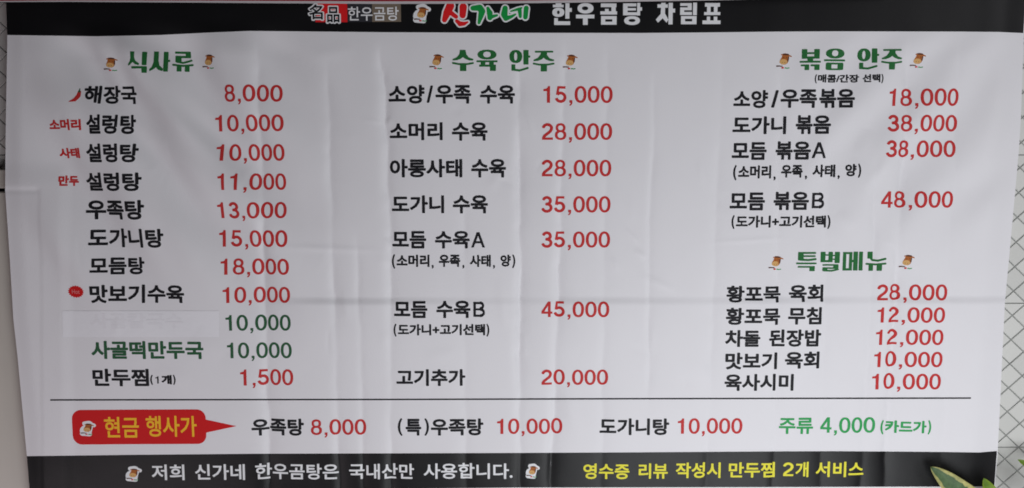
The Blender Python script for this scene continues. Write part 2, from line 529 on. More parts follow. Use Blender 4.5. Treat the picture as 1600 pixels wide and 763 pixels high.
def trace_type():
    """all words of the built-in type become flat outlines in one go"""
    todo = {}
    for name, wd, m, parent, lift in QUEUE:
        for pc in wd:
            if pc[2] == 'k':
                k = (pc[0], pc[3] if len(pc) > 3 else 0.0345)
                if k not in todo:
                    c = bpy.data.curves.new('type', 'FONT')
                    c.body, c.size, c.resolution_u = k[0], 1, 3
                    todo[k] = bpy.data.objects.new('type', c)
                    COL.objects.link(todo[k])
    dg = bpy.context.evaluated_depsgraph_get()
    for k, o in todo.items():
        ev = o.evaluated_get(dg)
        me = ev.to_mesh()
        vs = [(v.co.x, v.co.y) for v in me.vertices]
        fs = [list(p.vertices) for p in me.polygons]
        ev.to_mesh_clear()
        vs, fs = embolden(vs, fs, k[1])
        xs = [v[0] for v in vs]
        ys = [v[1] for v in vs]
        x0, x1, y0, y1 = min(xs), max(xs), min(ys), max(ys)
        _cache[k] = ([((x - x0) / (x1 - x0), (y1 - y) / (y1 - y0)) for x, y in vs], fs)
    for o in todo.values():
        c = o.data
        bpy.data.objects.remove(o)
        bpy.data.curves.remove(c)


def lettering(name, pieces, m, parent, lift=0.00052):
    """pieces: (text, box, style[, offset]); one object per word"""
    words = []
    for pc in pieces:
        x0, x1, y0, y1 = pc[1]
        if words and pc[2] in 'htl' and x0 - words[-1][-1][1][1] < 0.42 * (y1 - y0):
            words[-1].append(pc)
        else:
            words.append([pc])
    for wd in words:
        QUEUE.append((name, wd, m, parent, lift))


QUEUE = []


def word(name, pieces, m, parent, lift):
    V, Fc = [], []
    for pc in pieces:
        s, box, st = pc[:3]
        off = pc[3] if len(pc) > 3 else 0.0345
        mp = boxmap(box)
        if st == 'k':
            vs, fs = _cache[(s, off)]
        elif st == 'n':
            vs, fs = union(figures(s), 1e-5)
        elif st == 'l':
            vs, fs = union(LAT[s], 1e-5)
        elif st == 'h':
            vs, fs = union(HEAD[s], 1e-5)
        elif st == 't':
            vs, fs = union(TITLE[s], 1e-5)
        b = len(V)
        V += [mp(u, v) for u, v in vs]
        Fc += [[i + b for i in f] for f in fs]
    return press(name, V, Fc, m, parent, lift)


def shape(name, polys, m, parent, lift, box=None):
    """polys in picture units, or in a unit box when box is given"""
    vs, fs = union(polys, 1e-4 if box is None else 1e-5)
    if box:
        mp = boxmap(box)
        vs = [mp(u, v) for u, v in vs]
    else:
        xs = [v[0] for v in vs]
        ys = [v[1] for v in vs]
        x0, x1, y0, y1 = min(xs), max(xs), min(ys), max(ys)
        mp = boxmap((x0, x1, y0, y1))
        vs = [mp((x - x0) / (x1 - x0), (y - y0) / (y1 - y0)) for x, y in vs]
    return press(name, vs, fs, m, parent, lift)


def thing(name, label, cat, loc=(0, 0, 0), group=None):
    o = bpy.data.objects.new(name, None)
    COL.objects.link(o)
    o.location = loc
    o.empty_display_size = 0.05
    o['label'] = label
    o['category'] = cat
    if group:
        o['group'] = group
    return o


def sheet(name, left, right, top, bot, nx, ny, m, parent, lift):
    """curved-edge patch of vinyl; left/right: x(y), top/bot: y(x) in picture units"""
    us = np.linspace(0, 1, nx + 1)
    vs = np.linspace(0, 1, ny + 1)
    U, V = np.meshgrid(us, vs)
    px = 800 + (U - .5) * 1600
    for _ in range(4):
        py = top(px) * (1 - V) + bot(px) * V
        px = left(py) * (1 - U) + right(py) * U
    px, py = px.ravel(), py.ravel()
    Y = np.zeros_like(px)
    for _ in range(3):
        X, Z = ray(px, py, Y)
        Y = -F(X, Z)
    co = np.stack([X, -(F(X, Z) + lift), Z], 1)
    n = nx + 1
    faces = [(j * n + i, j * n + i + 1, (j + 1) * n + i + 1, (j + 1) * n + i) for j in range(ny) for i in range(nx)]
    me = bpy.data.meshes.new(name)
    me.from_pydata(co.tolist(), [], faces)
    me.update()
    if me.polygons[0].normal.y > 0:
        me.flip_normals()
    me.polygons.foreach_set('use_smooth', [True] * len(me.polygons))
    me.normals_split_custom_set_from_vertices([tuple(v) for v in normals_at(co[:, 0], co[:, 2])])
    return finish(name, me, m, parent)


def box_mesh(name, x0, x1, y0, y1, z0, z1, bevel=0.0):
    bm = bmesh.new()
    r = bmesh.ops.create_cube(bm, size=1)
    for v in bm.verts:
        v.co = Vector(((x0 + x1) / 2 + v.co.x * (x1 - x0), (y0 + y1) / 2 + v.co.y * (y1 - y0), (z0 + z1) / 2 + v.co.z * (z1 - z0)))
    if bevel:
        bmesh.ops.bevel(bm, geom=bm.edges[:], offset=bevel, segments=3, affect='EDGES', profile=0.6)
    me = bpy.data.meshes.new(name)
    bm.to_mesh(me)
    bm.free()
    return me


# ================================================================== the wall behind
WY = 0.075            # tile faces
PV, PH = 0.0757, 0.0815   # lattice pitch
WALLW = mat('white_glazed_tile', (0.66, 0.66, 0.63), rough=0.32, spec=0.45, mottled=0.03, bump=0.15, bscale=40)
GROUT = mat('grey_grout', (0.30, 0.31, 0.30), rough=0.8, spec=0.2, mottled=0.15, bump=0.5, bscale=300)
_nt = WALLW.node_tree
_oi = _nt.nodes.new('ShaderNodeObjectInfo')
_mr = _nt.nodes.new('ShaderNodeMapRange')
_mr.inputs['To Min'].default_value = 0.90
_mr.inputs['To Max'].default_value = 1.0
_nt.links.new(_oi.outputs['Random'], _mr.inputs['Value'])
_mm = _nt.nodes.new('ShaderNodeMix')
_mm.data_type = 'RGBA'
_mm.blend_type = 'MULTIPLY'
_mm.inputs[0].default_value = 1.0
_b = _nt.nodes['Principled BSDF']
_src = _b.inputs['Base Color'].links[0].from_socket
_nt.links.new(_src, _mm.inputs[6])
_nt.links.new(_mr.outputs[0], _mm.inputs[7])
_nt.links.new(_mm.outputs[2], _b.inputs['Base Color'])
wall = thing('tiled_wall', 'white wall of small diamond shaped tiles with grey joints behind the menu banner', 'wall', (0, WY, 0))
me = box_mesh('grout_bed', -2.6, 2.6, 0.0032, 0.16, -1.5, 1.5)
finish('grout_bed', me, GROUT, wall)


def tile_mesh(name, kind):
    g = 0.0014
    hx, hz = PH / 2, PV / 2
    k = math.hypot(hx, hz)
    ox, oz = g * k / hz, g * k / hx   # shift of the corners
    if kind == 'full':
        out = [(hx - ox, 0), (0, hz - oz), (-hx + ox, 0), (0, -hz + oz)]
    elif kind == 'up':      # upper half, its base on a seam
        b = 0.0014
        s = hx - ox - b * hx / hz
        out = [(s, b), (0, hz - oz), (-s, b)]
    else:
        b = 0.0014
        s = hx - ox - b * hx / hz
        out = [(-s, -b), (0, -hz + oz), (s, -b)]
    cx = sum(p[0] for p in out) / len(out)
    cz = sum(p[1] for p in out) / len(out)
    rings = [(1.0, 0.008), (1.0, 0.0016), (0.95, 0.0)]
    vs = []
    for s, y in rings:
        vs += [(cx + (x - cx) * s, y, cz + (z - cz) * s) for x, z in out]
    n = len(out)
    fs = []
    for r in range(2):
        for i in range(n):
            fs.append((r * n + i, r * n + (i + 1) % n, (r + 1) * n + (i + 1) % n, (r + 1) * n + i))
    fs.append(tuple(range(2 * n, 3 * n)))
    me = bpy.data.meshes.new(name)
    me.from_pydata(vs, [], fs)
    bm = bmesh.new()
    bm.from_mesh(me)
    bmesh.ops.recalc_face_normals(bm, faces=bm.faces[:])
    if max(bm.faces, key=lambda f: f.calc_area()).normal.y > 0:
        bmesh.ops.reverse_faces(bm, faces=bm.faces[:])
    bm.to_mesh(me)
    bm.free()
    me.materials.append(WALLW)
    return me


TM = {k: tile_mesh('diamond_tile_' + k, k) for k in ('full', 'up', 'down')}
# a joint crossing seen at picture (1591.5, 699) lies on a seam
ax, az = ray(1591.5, 699, WY)
rows_per_panel = 6


def tiles(x_lo, x_hi, z_lo, z_hi):
    n = 0
    for j in range(-20, 60):
        for i in range(-140, 20):
            if (i + j) % 2:
                continue
            cx = ax + i * PH / 2
            cz = az + j * PV / 2 
            # diamonds are centred between crossings: shift by half a diamond
            cx2 = cx + PH / 2
            if not (x_lo < cx2 < x_hi and z_lo < cz < z_hi):
                continue
            seam = (j % (2 * rows_per_panel) == 0)
            for kind in (('up', 'down') if seam else ('full',)):
                o = bpy.data.objects.new('tile', TM[kind])
                COL.objects.link(o)
                o.parent = wall
                o.location = (cx2, random.uniform(-.0002, .0002), cz)
                o.rotation_euler = (random.uniform(-.004, .004), 0, random.uniform(-.004, .004))
                n += 1
    return n


xr0, _ = ray(1525, 740, WY)
xr1, _ = ray(1690, 100, WY)
nt_ = tiles(xr0, xr1, ray(1590, 800, WY)[1], ray(1590, -30, WY)[1])
xl0, _ = ray(-70, 100, WY)
xl1, _ = ray(45, 100, WY)
nt_ += tiles(xl0, xl1, ray(0, 330, WY)[1], ray(0, -30, WY)[1])
print('tiles', nt_)

# ------------------------------------------------------------------ cream cabinet, lower left
CREAM = mat('cream_paint', (0.56, 0.525, 0.475), rough=0.42, spec=0.4, mottled=0.03, bump=0.3, bscale=90)
DARK = mat('dark_gap', (0.012, 0.012, 0.012), rough=0.7, spec=0.2)
x_r = ray(86, 500, 0.0)[0]
zt = ray(0, 265, 0.04)[1]
zg0 = ray(0, 294.5, 0.04)[1]
zg1 = ray(0, 300, 0.04)[1]
cab = thing('cream_cabinet', 'cream cabinet with a dark gap, behind the lower left edge of the banner', 'cabinet', (x_r - 0.2, 0.02, zg1))
ox, oz = x_r - 0.2, zg1
me = box_mesh('cabinet_body', -0.35, 0.17, 0.0, 0.5, -1.2, 0.0, 0.006)
finish('body', me, CREAM, cab)
me = box_mesh('cabinet_top', -0.35, 0.17, 0.0, 0.5, zg0 - oz, zt - oz, 0.005)
finish('top', me, CREAM, cab)
me = box_mesh('cabinet_gap', -0.34, 0.15, 0.03, 0.49, -0.003, zg0 - oz + 0.003)
finish('recess', me, DARK, cab)
cab.location.y = 0.04

# ================================================================== the menu banner
ban = thing('menu_banner', 'large creased white vinyl menu banner with black bands, Korean dishes and red prices', 'banner')
fl = lambda y: np.interp(y, [0, 60, 200, 297, 400, 500, 563, 650, 713, 763, 860], [9.5, 11.5, 9, 8, 15, 21, 28, 36, 42, 46, 54])
fr = lambda y: np.interp(y, [-60, 50, 190, 235, 330, 475, 613, 705, 763, 860], [1607, 1600, 1595, 1592, 1583.5, 1570, 1563.5, 1559, 1554.5, 1547])
sheet('vinyl_sheet', fl, fr, lambda x: -22 + 0 * x, lambda x: 812 + 0 * x, 820, 380, VINYL, ban, 0.0)
ht = lambda x: -16 + 0 * x
hb = lambda x: np.interp(x, [0, 12, 80, 150, 250, 330, 390, 500, 600, 800, 1000, 1100, 1200, 1300, 1500, 1560, 1600],
                         [54, 55, 56, 57, 55, 51, 48.6, 49.6, 50.6, 51.5, 51.8, 51, 49.8, 49.2, 49.6, 50.2, 52])
sheet('header_band', fl, lambda y: fr(y) - 1.0, ht, hb, 820, 20, BAND, ban, 0.00025)
ft = lambda x: np.interp(x, [0, 42, 200, 400, 800, 1000, 1200, 1300, 1400, 1470, 1530, 1557, 1600],
                         [713.5, 713, 711, 709.2, 708, 707, 705.6, 705.2, 705.8, 706.4, 707.2, 705, 705])
fb = lambda x: np.interp(x, [0, 300, 600, 800, 1200, 1480, 1600], [766, 766, 764.5, 762, 761.2, 760.5, 760])
sheet('footer_band', fl, lambda y: fr(y) - 1.3, ft, fb, 820, 20, BAND, ban, 0.00025)
# grommets are out of the picture; the thin ruled line
rl = lambda x: np.interp(x, [70, 300, 600, 1000, 1300, 1520], [625.2, 624.8, 624.4, 623.2, 622.6, 622.2])
sheet('ruled_line', lambda y: 78.5 + 0 * y, lambda y: 1517 + 0 * y, lambda x: rl(x) - 1.15, lambda x: rl(x) + 1.15, 900, 1, BLACK, ban, 0.0004)


def cow(box, backed=False, lift=0.0004):
    """small cow head emblem with a line of tiny script under it"""
    head = [[(.42, .10), (.56, .06), (.70, .08), (.82, .15), (.83, .32), (.80, .52), (.72, .66), (.58, .74), (.34, .72), (.22, .62), (.24, .48), (.34, .32)]] + \
        stroke([(.46, .13), (.33, .15)], [.05, .03], True) + stroke([(.80, .19), (.97, .25)], [.05, .03], True)
    if backed:
        back = stroke([(.60, .24), (.54, .45), (.42, .62)], [.27, .28, .36], True) + stroke([(.36, .15), (.52, .12)], .14, True) + stroke([(.80, .22), (.90, .27)], .12, True) + stroke([(.2, .82), (.62, .86)], .14, True)
        root = shape('cow_emblem', back, WHITE, ban, lift, box)
        x0, x1, y0, y1 = box
        w_, h_ = x1 - x0, y1 - y0
        box = (x0 + .10 * w_, x1 - .10 * w_, y0 + .09 * h_, y1 - .08 * h_)
        lift += 0.0001
        par = root
        shape('head', head, COWBROWN, par, lift, box)
    else:
        root = shape('cow_emblem', head, COWBROWN, ban, lift, box)
        par = root
    lift += 0.0001
    shape('muzzle', [ell(.47, .57, .25, .165, 18)], COWTAN, par, lift, box)
    shape('dark_hair', stroke([(.46, .12), (.76, .14)], .045, True) + stroke([(.79, .30), (.76, .50)], .04, True) + [ell(.48, .32, .025, .035, 8), ell(.66, .32, .025, .035, 8)], COWDARK, par, lift + .00008, box)
    shape('nostril', [ell(.40, .60, .03, .02, 8), ell(.56, .61, .03, .02, 8)], COWDARK, par, lift + .00016, box)
    shape('script_line', stroke([(.02, .83), (.2, .82), (.42, .84)], [.045, .035, .03]) + stroke([(.36, .9), (.42, .97)], .03), COWDARK, par, lift, box)
    shape('green_script', stroke([(.56, .955), (.62, .93), (.70, .96), (.86, .93)], .028), LOGOGREEN, par, lift, box)
    shape('red_script', stroke([(.36, .93), (.46, .91), (.5, .96)], .035), LOGORED, par, lift + .00005, box)
    return root


# ---- header logo
shape('red_block', [[(498, -6), (542.6, -6), (542.6, 35), (492.5, 35)]], LOGORED, ban, 0.0004)
shape('dark_block', bx(542.8, -6, 581.2, 34.6), DARKGREY, ban, 0.0004)
shape('taupe_block', bx(581.4, -6, 626.4, 34.4), TAUPE, ban, 0.0004)
for s, b in (('名', (481.5, 506, 5.5, 32.3)), ('品', (509.5, 532, 9.5, 37.0))):
    bo = (b[0] - .6, b[1] + .6, b[2] - .6, b[3] + .6)
    lettering('logo_outline', [(s, bo, 'k', .075)], WHITE, ban, 0.00052)
    lettering('logo_lettering', [(s, (b[0] + 1.6, b[1] - 1.6, b[2] + 1.6, b[3] - 1.6), 'k', .022)], BLACK, ban, 0.00066)
lettering('logo_lettering', [('한우곰탕', (543.7, 623, 10.7, 32.6), 'k', .012)], WHITE, ban, 0.00055)
cow((643.6, 673, 7.0, 36.8), True)


def lp(x, y):
    return (630 + x / 7.27, y / 7.27)


BR_RED = [([(535, 70), (498, 150), (468, 230)], [46, 44, 28]), ([(530, 140), (600, 192)], [28, 24]),
          ([(682, 80), (675, 175)], [42, 36]), ([(608, 240), (645, 273), (690, 272), (732, 253)], [20, 28, 22, 10])]
BR_GREEN = [([(792, 95), (870, 90), (895, 130), (880, 190), (860, 262)], [28, 36, 38, 30, 16]),
            ([(962, 95), (983, 150), (985, 205)], [18, 33, 28]), ([(985, 198), (1065, 176)], [24, 13]),
            ([(1158, 95), (1148, 165), (1165, 212), (1230, 190), (1275, 165)], [30, 38, 28, 18, 10]),
            ([(1222, 130), (1300, 108), (1345, 92)], [8, 16, 10]), ([(1322, 112), (1330, 190)], [24, 18]),
            ([(1398, 95), (1388, 198)], [28, 26])]


def brush(lst, grow):
    out = []
    for pts, ws in lst:
        out += stroke([lp(*p) for p in pts], [x / 7.27 for x in ws], True, grow)
    return out


shape('brush_logo_outline', brush(BR_RED + BR_GREEN, 2.3), WHITE, ban, 0.0005)
shape('brush_logo_red', brush(BR_RED, 0), LOGORED, ban, 0.00065)
shape('brush_logo_green', brush(BR_GREEN, 0), LOGOGREEN, ban, 0.00065)
ty = (5.3, 39.4)
tb = [('한', 862.9, 893.4), ('우', 900, 928.7), ('곰', 937.9, 964.1), ('탕', 973.5, 1003), ('차', 1024.7, 1054.7), ('림', 1062.6, 1089), ('표', 1097.8, 1126)]
lettering('title_lettering', [(c, (a, b, ty[0] - .004 * (a - 860), ty[1] - .006 * (a - 860)), 't') for c, a, b in tb], WHITE, ban)

# ---- headings
lettering('heading_lettering', [('식', (199.7, 231, 81, 114.2), 'h'), ('사', (233.5, 266, 81, 112), 'h'), ('류', (270, 302, 81, 112.3), 'h')], DGREEN, ban)
lettering('heading_lettering', [('수', (706.7, 740, 78.3, 111.4), 'h'), ('육', (744.5, 777.5, 78, 111.2), 'h'), ('안', (795.8, 828.5, 78.3, 112), 'h'), ('주', (833, 866, 79.7, 112), 'h')], DGREEN, ban)
lettering('heading_lettering', [('볶', (1249.3, 1282.6, 77, 109.8), 'h'), ('음', (1287.5, 1320.5, 76.2, 110), 'h'), ('안', (1339.2, 1373.6, 76, 109), 'h'), ('주', (1377.2, 1409.4, 77, 109), 'h')], DGREEN, ban)
lettering('heading_lettering', [('특', (1244, 1276, 394, 424), 'h'), ('별', (1281.8, 1311.9, 393.8, 424.5), 'h'), ('메', (1316.7, 1348, 393.4, 423), 'h'), ('뉴', (1352.5, 1385, 393.6, 423.6), 'h')], DGREEN, ban)
for b in ((160.5, 185, 89, 112), (315.5, 336, 84, 108.5), (670.5, 693.5, 83.4, 109), (879, 902.5, 84, 109.2), (1212.7, 1237, 82, 108.2), (1422, 1446.2, 81.5, 106.8), (1200.6, 1224, 399, 422.5), (1404.5, 1428.8, 396.8, 421)):
    cow(b)

# ---- dishes and prices
K, N, L_ = 'k', 'n', 'l'
ITEMS = [
    [('해장국', (132, 213.7, 134, 162.3), K)],
    [('설렁탕', (135, 212.8, 179.5, 209.8), K)],
    [('설렁탕', (135, 216.5, 224.6, 254.3), K)],
    [('설렁탕', (135, 221.5, 269.8, 298.9), K)],
    [('우족탕', (134.2, 225.4, 312.7, 343.3), K)],
    [('도가니탕', (137.6, 255.6, 357.8, 387.2), K)],
    [('모듬탕', (139.7, 226.2, 402, 429.6), K)],
    [('맛보기수육', (140.2, 287.8, 445.3, 474.2), K)],
    [('만두찜', (144.7, 232.8, 576.4, 603.8), K)],
    [('소양', (607, 663.4, 133, 162.5), K), ('/', (666.8, 676.6, 134, 161), K), ('우족', (680.5, 736.2, 133.2, 162.3), K), ('수육', (750, 804.6, 133.4, 162.3), K)],
    [('소머리', (608.9, 691.7, 191.4, 219.6), K), ('수육', (706.2, 761.8, 191.4, 220.2), K)],
    [('아롱사태', (609.2, 722.4, 248.7, 277.6), K), ('수육', (736.3, 790.7, 248.7, 277.7), K)],
    [('도가니', (612.3, 694, 305.5, 333.4), K), ('수육', (707.5, 762.4, 305.3, 333.8), K)],
    [('모듬', (613, 666, 361.2, 388.4), K), ('수육', (679.7, 733.9, 361.2, 388.6), K), ('A', (736.2, 757.9, 363, 387), L_)],
    [('모듬', (615.7, 667.9, 470.6, 497.2), K), ('수육', (681.8, 735.2, 470.2, 497.4), K), ('B', (739.6, 758, 472, 495.4), L_)],
    [('고기추가', (619.4, 727.1, 577, 603.2), K)],
    [('소양', (1146, 1200, 141, 169.4), K), ('/', (1205.2, 1216.4, 141.2, 168.6), K), ('우족', (1219.7, 1276.6, 140, 169), K), ('볶음', (1280, 1335.8, 139.2, 168.8), K)],
    [('도가니', (1144.5, 1228.4, 182, 210), K), ('볶음', (1243.3, 1298.4, 180.3, 209.8), K)],
    [('모듬', (1143.4, 1197.8, 222.4, 250.2), K), ('볶음', (1211.8, 1266.9, 221.2, 250), K), ('A', (1268.2, 1291, 222.6, 247.4), L_)],
    [('모듬', (1140.2, 1195.2, 301, 329), K), ('볶음', (1208.7, 1263.8, 300, 328.6), K), ('B', (1268.7, 1288, 301.6, 325.6), L_)],
    [('황포묵', (1135, 1219.7, 446.4, 473), K), ('육회', (1232.6, 1286.2, 444.8, 471.9), K)],
    [('황포묵', (1134.2, 1219, 481, 508), K), ('무침', (1231.3, 1283.8, 480, 507.4), K)],
    [('차돌', (1133.2, 1188, 516, 542.4), K), ('된장밥', (1201.7, 1282.8, 515, 542), K)],
    [('맛보기', (1133.2, 1214.2, 551, 577.4), K), ('육회', (1226.4, 1280.2, 549.4, 576), K)],
    [('육사시미', (1132, 1240, 584.6, 611), K)],
    [('우족탕', (393, 474.9, 654.5, 681.3), K)],
    [('(', (621.5, 628.6, 654, 681), K), ('특', (633.8, 658.2, 654.6, 680.8), K), (')', (663.4, 670.4, 654, 681), K), ('우족탕', (673.4, 755.3, 654, 680.8), K)],
    [('도가니탕', (936.8, 1045.6, 653.8, 680), K)],
]
for it in ITEMS:
    lettering('dish_lettering', it, BLACK, ban)
NOTES = [
    [('(', (234.8, 238.8, 586, 601.6), K, .06), ('1', (243, 248, 588, 599.4), N), ('개', (252.5, 268.5, 586.2, 600.8), K, .052), (')', (270.5, 274.5, 586, 601.6), K, .06)],
    [('(소머리,', (612.3, 677.8, 397.6, 420), K), ('우족,', (685.7, 725.8, 397.8, 420), K), ('사태,', (734.2, 773.5, 398, 420), K), ('양)', (782, 805.2, 397.8, 419), K)],
    [('(도가니+고기선택)', (615, 764.6, 506.2, 526.2), K)],
    [('(매콤/간장', (1273, 1342.3, 116.2, 130.8), K, .034), ('선택)', (1347.8, 1380.4, 115.8, 130.4), K, .034)],
    [('(소머리,', (1145.5, 1212, 258.2, 282), K), ('우족,', (1220.4, 1261, 257.6, 280.6), K), ('사태,', (1269.5, 1312, 257, 280), K), ('양)', (1320.6, 1345.6, 256, 278), K)],
    [('(도가니+고기선택)', (1142.9, 1297.6, 336.6, 358), K)],
]


def bracketed(pc):
    """the brackets and commas of the small print as marks of their own, tight to the words"""
    t, (x0, x1, y0, y1) = pc[0], pc[1]
    rest = tuple(pc[2:])
    h = y1 - y0
    out = []
    if t[0] == '(' and len(t) > 1:
        out.append(('(', (x0, x0 + .22 * h, y0, y1), 'k', .055))
        x0 += .33 * h
        t = t[1:]
    if t[-1] == ')' and len(t) > 1:
        out.append((')', (x1 - .22 * h, x1, y0, y1), 'k', .055))
        x1 -= .33 * h
        t = t[:-1]
    c = t[-1] == ','
    if c:
        out.append((',', (x1 - .15 * h, x1, y1 - .26 * h, y1)) + rest)
        x1 -= .30 * h
        t = t[:-1]
    k = 0.10 if not c else 0.12
    out.append((t, (x0, x1, y0 + .02 * h, y1 - k * h), 'k', .041))
    return out


for it in NOTES:
    it = [q for pc in it for q in (bracketed(pc) if len(pc[0]) > 1 else [pc])]
    lettering('note_lettering', it, BLACK, ban)
lettering('drinks_lettering', [('주류', (1217, 1270.4, 652.8, 678.2), K, .026), ('4,000', (1281.8, 1367.3, 652.2, 676.2), N), *bracketed(('(카드가)', (1375.6, 1454.9, 656.8, 679), K, .04))], LGREEN, ban)
for s, b in (('소머리', (77, 126.5, 186.4, 204)), ('사태', (93, 124.5, 231.4, 247.6)), ('만두', (91.2, 123.4, 274.4, 291))):
    lettering('small_red_lettering', [(s, b, K, .048)], RED, ban)
lettering('green_dish_lettering', [('사골떡만두국', (142.9, 317.9, 533, 561.2), K)], PGREEN, ban)
PRICES = [
    ('8,000', (350.7, 441.9, 133.2, 159.3)), ('10,000', (336.5, 443.3, 179.6, 205.6)), ('10,000', (338, 444.6, 225.6, 251.4)), ('11,000', (340, 447.2, 271.4, 297)),
    ('13,000', (340, 448, 316, 341.2)), ('15,000', (342.6, 449.2, 360.2, 385.7)), ('18,000', (344.7, 451.6, 404.8, 429.6)), ('10,000', (348, 453.3, 449, 473.6)),
    ('1,500', (375.4, 458.2, 577.8, 602.2)),
    ('15,000', (849, 957.3, 135, 161)), ('28,000', (846.7, 956.5, 193, 218.8)), ('28,000', (846.4, 955.2, 250.2, 275.8)), ('35,000', (845.9, 954, 307, 332.2)),
    ('35,000', (845.9, 953.3, 362.2, 387)), ('45,000', (845.9, 952, 471.6, 495.8)), ('20,000', (845.9, 950.2, 578, 601.4)),
    ('18,000', (1389.5, 1497.6, 139, 165.6)), ('38,000', (1386.6, 1495.4, 180, 205.8)), ('38,000', (1384.3, 1493, 219.8, 245.6)), ('48,000', (1377, 1489, 299.2, 324.8)),
    ('28,000', (1370.4, 1480, 444.8, 469.4)), ('12,000', (1371, 1476.6, 480.6, 504.4)), ('12,000', (1368.5, 1474, 515.4, 539.2)), ('10,000', (1365.7, 1472.6, 550, 573.8)), ('10,000', (1362.5, 1470, 584.2, 608.6)),
    ('8,000', (485.7, 572.3, 655.6, 679.4)), ('10,000', (776.7, 878.7, 654.4, 678)), ('10,000', (1059, 1160, 654, 677.8)),
]
for s, b in PRICES:
    lettering('price_lettering', [(s, b, N)], RED, ban)
for s, b in (('10,000', (352.6, 454.3, 492.4, 517)), ('10,000', (355, 455.9, 535.6, 560))):
    lettering('green_price_lettering', [(s, b, N)], PGREEN, ban)

# ---- footer
FOOT = [('저희', (237.2, 288.3, 726, 750.4)), ('신가네', (304.9, 382.8, 725.4, 750)), ('한우곰탕은', (398.8, 529.4, 724.4, 749)), ('국내산만', (545.5, 647, 724.6, 748.8)), ('사용합니다.', (662, 801, 724, 748.4))]
lettering('footer_lettering', [(s, b, K, .02) for s, b in FOOT], WHITE, ban)
FOOT = [('영수증', (911.4, 983.5, 724.6, 748.8)), ('리뷰', (998, 1043.4, 724.2, 748.2)), ('작성시', (1056, 1125.9, 722.8, 747.2)), ('만두찜', (1138.7, 1210.6, 722.2, 746.2)), ('개', (1243, 1263.2, 721.8, 745.6)), ('서비스', (1274.7, 1349, 721.2, 745.4))]
lettering('footer_offer_lettering', [(s, b, K, .024) for s, b in FOOT] + [('2', (1223.4, 1239.8, 723, 744), N)], YELLOW, ban)
cow((194.5, 221.5, 729, 753), True)
cow((820, 843, 725, 748.3), True)

# ---- red speech bubble
bub = []
pts = []
for cx, cy, a0 in ((308, 654, -90), (308, 680, 0), (127, 681, 90), (127, 655, 180)):
    for k in range(7):
        a = math.radians(a0 + 15 * k)
        pts.append((cx + 14 * math.cos(a), cy + 14 * math.sin(a)))
bubble = shape('speech_bubble', [pts, [(318, 655), (369.6, 666), (318, 677)]], BUBBLE, ban, 0.0003)
lettering('bubble_lettering', [('현금', (163, 217.2, 651.6, 684), K, .018), ('행사가', (228, 307.4, 650, 682.6), K, .018)], GOLD, bubble, 0.00045)
c = cow((123, 149.8, 658.5, 682), True)
c.parent = ban

# ---- chilli pepper print
ch = shape('chilli_print', stroke([(124, 144), (122.5, 150), (117, 156), (108, 159)], [2.6, 3.4, 2.8, .5], True), RED, ban, 0.0004)
shape('chilli_stalk', stroke([(124.2, 143.2), (124.8, 138.8)], [1.8, .6], True), PGREEN, ch, 0.0005)
# ---- small starburst badge
st = []
for k in range(36):
    r = 1.0 if k % 2 else .86
    a = 2 * math.pi * k / 36
    st.append((118.6 + 12.6 * r * math.cos(a), 456 + 9.8 * r * math.sin(a)))
bd = shape('starburst_badge', [st], BUBBLE, ban, 0.0004)
lettering('badge_lettering', [('Hot', (112.5, 124.5, 452.5, 459.4), K, .01)], mat('pale_red_ink', (0.70, 0.22, 0.22)), bd, 0.0005)
# ---- cover strip stuck over one dish
tp = sheet('cover_strip', lambda y: 97.6 + 0.01 * (y - 486), lambda y: 342.4 + 0 * y, lambda x: 486 + 0 * x, lambda x: 526.6 + 0 * x, 60, 12, TAPE, ban, 0.0008)
tp['label'] = 'blank whitish strip stuck over a dish name'
lettering('faint_lettering', [('사골칼국수', (142, 286, 489.5, 514), K, .03)], GHOST, tp, 0.0012)

# ================================================================== red sign above
SIGNRED = mat('sign_red', (0.30, 0.018, 0.03), rough=0.5, spec=0.4, mottled=0.05)
SIGNWHITE = mat('sign_white', (0.55, 0.51, 0.53), rough=0.5, spec=0.4, mottled=0.03)
sign = thing('red_sign', 'red sign with a whitish lower border hanging across the top left of the menu banner', 'sign', (0, -0.03, 0.72))


def strip(name, lo, hi, m, dy):
    xs = np.linspace(-60, 1400, 120)
    V = []
    for x in xs:
        for yy in (lo(x), hi(x)):
            X, Z = ray(x, yy, -0.03 + dy)
            V.append((X, dy, Z - 0.72))
    n = len(V)
    V += [(a, b + 0.0012, c_) for a, b, c_ in V]
    fs = []
    for i in range(len(xs) - 1):
        a, b, c_, d_ = 2 * i, 2 * i + 1, 2 * i + 3, 2 * i + 2
        fs += [(a, b, c_, d_), (a + n, d_ + n, c_ + n, b + n), (b, b + n, c_ + n, c_), (a, d_, d_ + n, a + n)]
    me_ = bpy.data.meshes.new(name)
    me_.from_pydata(V, [], fs)
    me_.update()
    return finish(name, me_, m, sign)


eb = lambda x: np.interp(x, [-60, 0, 100, 300, 450, 600, 700, 800, 900, 1000, 1130, 1250, 1400], [3.2, 3.4, 3.0, 4.2, 5.4, 6.3, 6.0, 5.4, 4.2, 2.6, 0.4, -3, -8])
ew = lambda x: np.interp(x, [-60, 0, 100, 300, 450, 600, 700, 800, 900, 1000, 1130, 1250, 1400], [1.2, 1.4, .6, 0.9, 1.7, 2.3, 2.1, 1.4, .2, -1.4, -4, -7.4, -12.4])
strip('border', eb, ew, SIGNWHITE, 0.0)
strip('panel', ew, lambda x: -60 + 0 * x, SIGNRED, -0.0005)

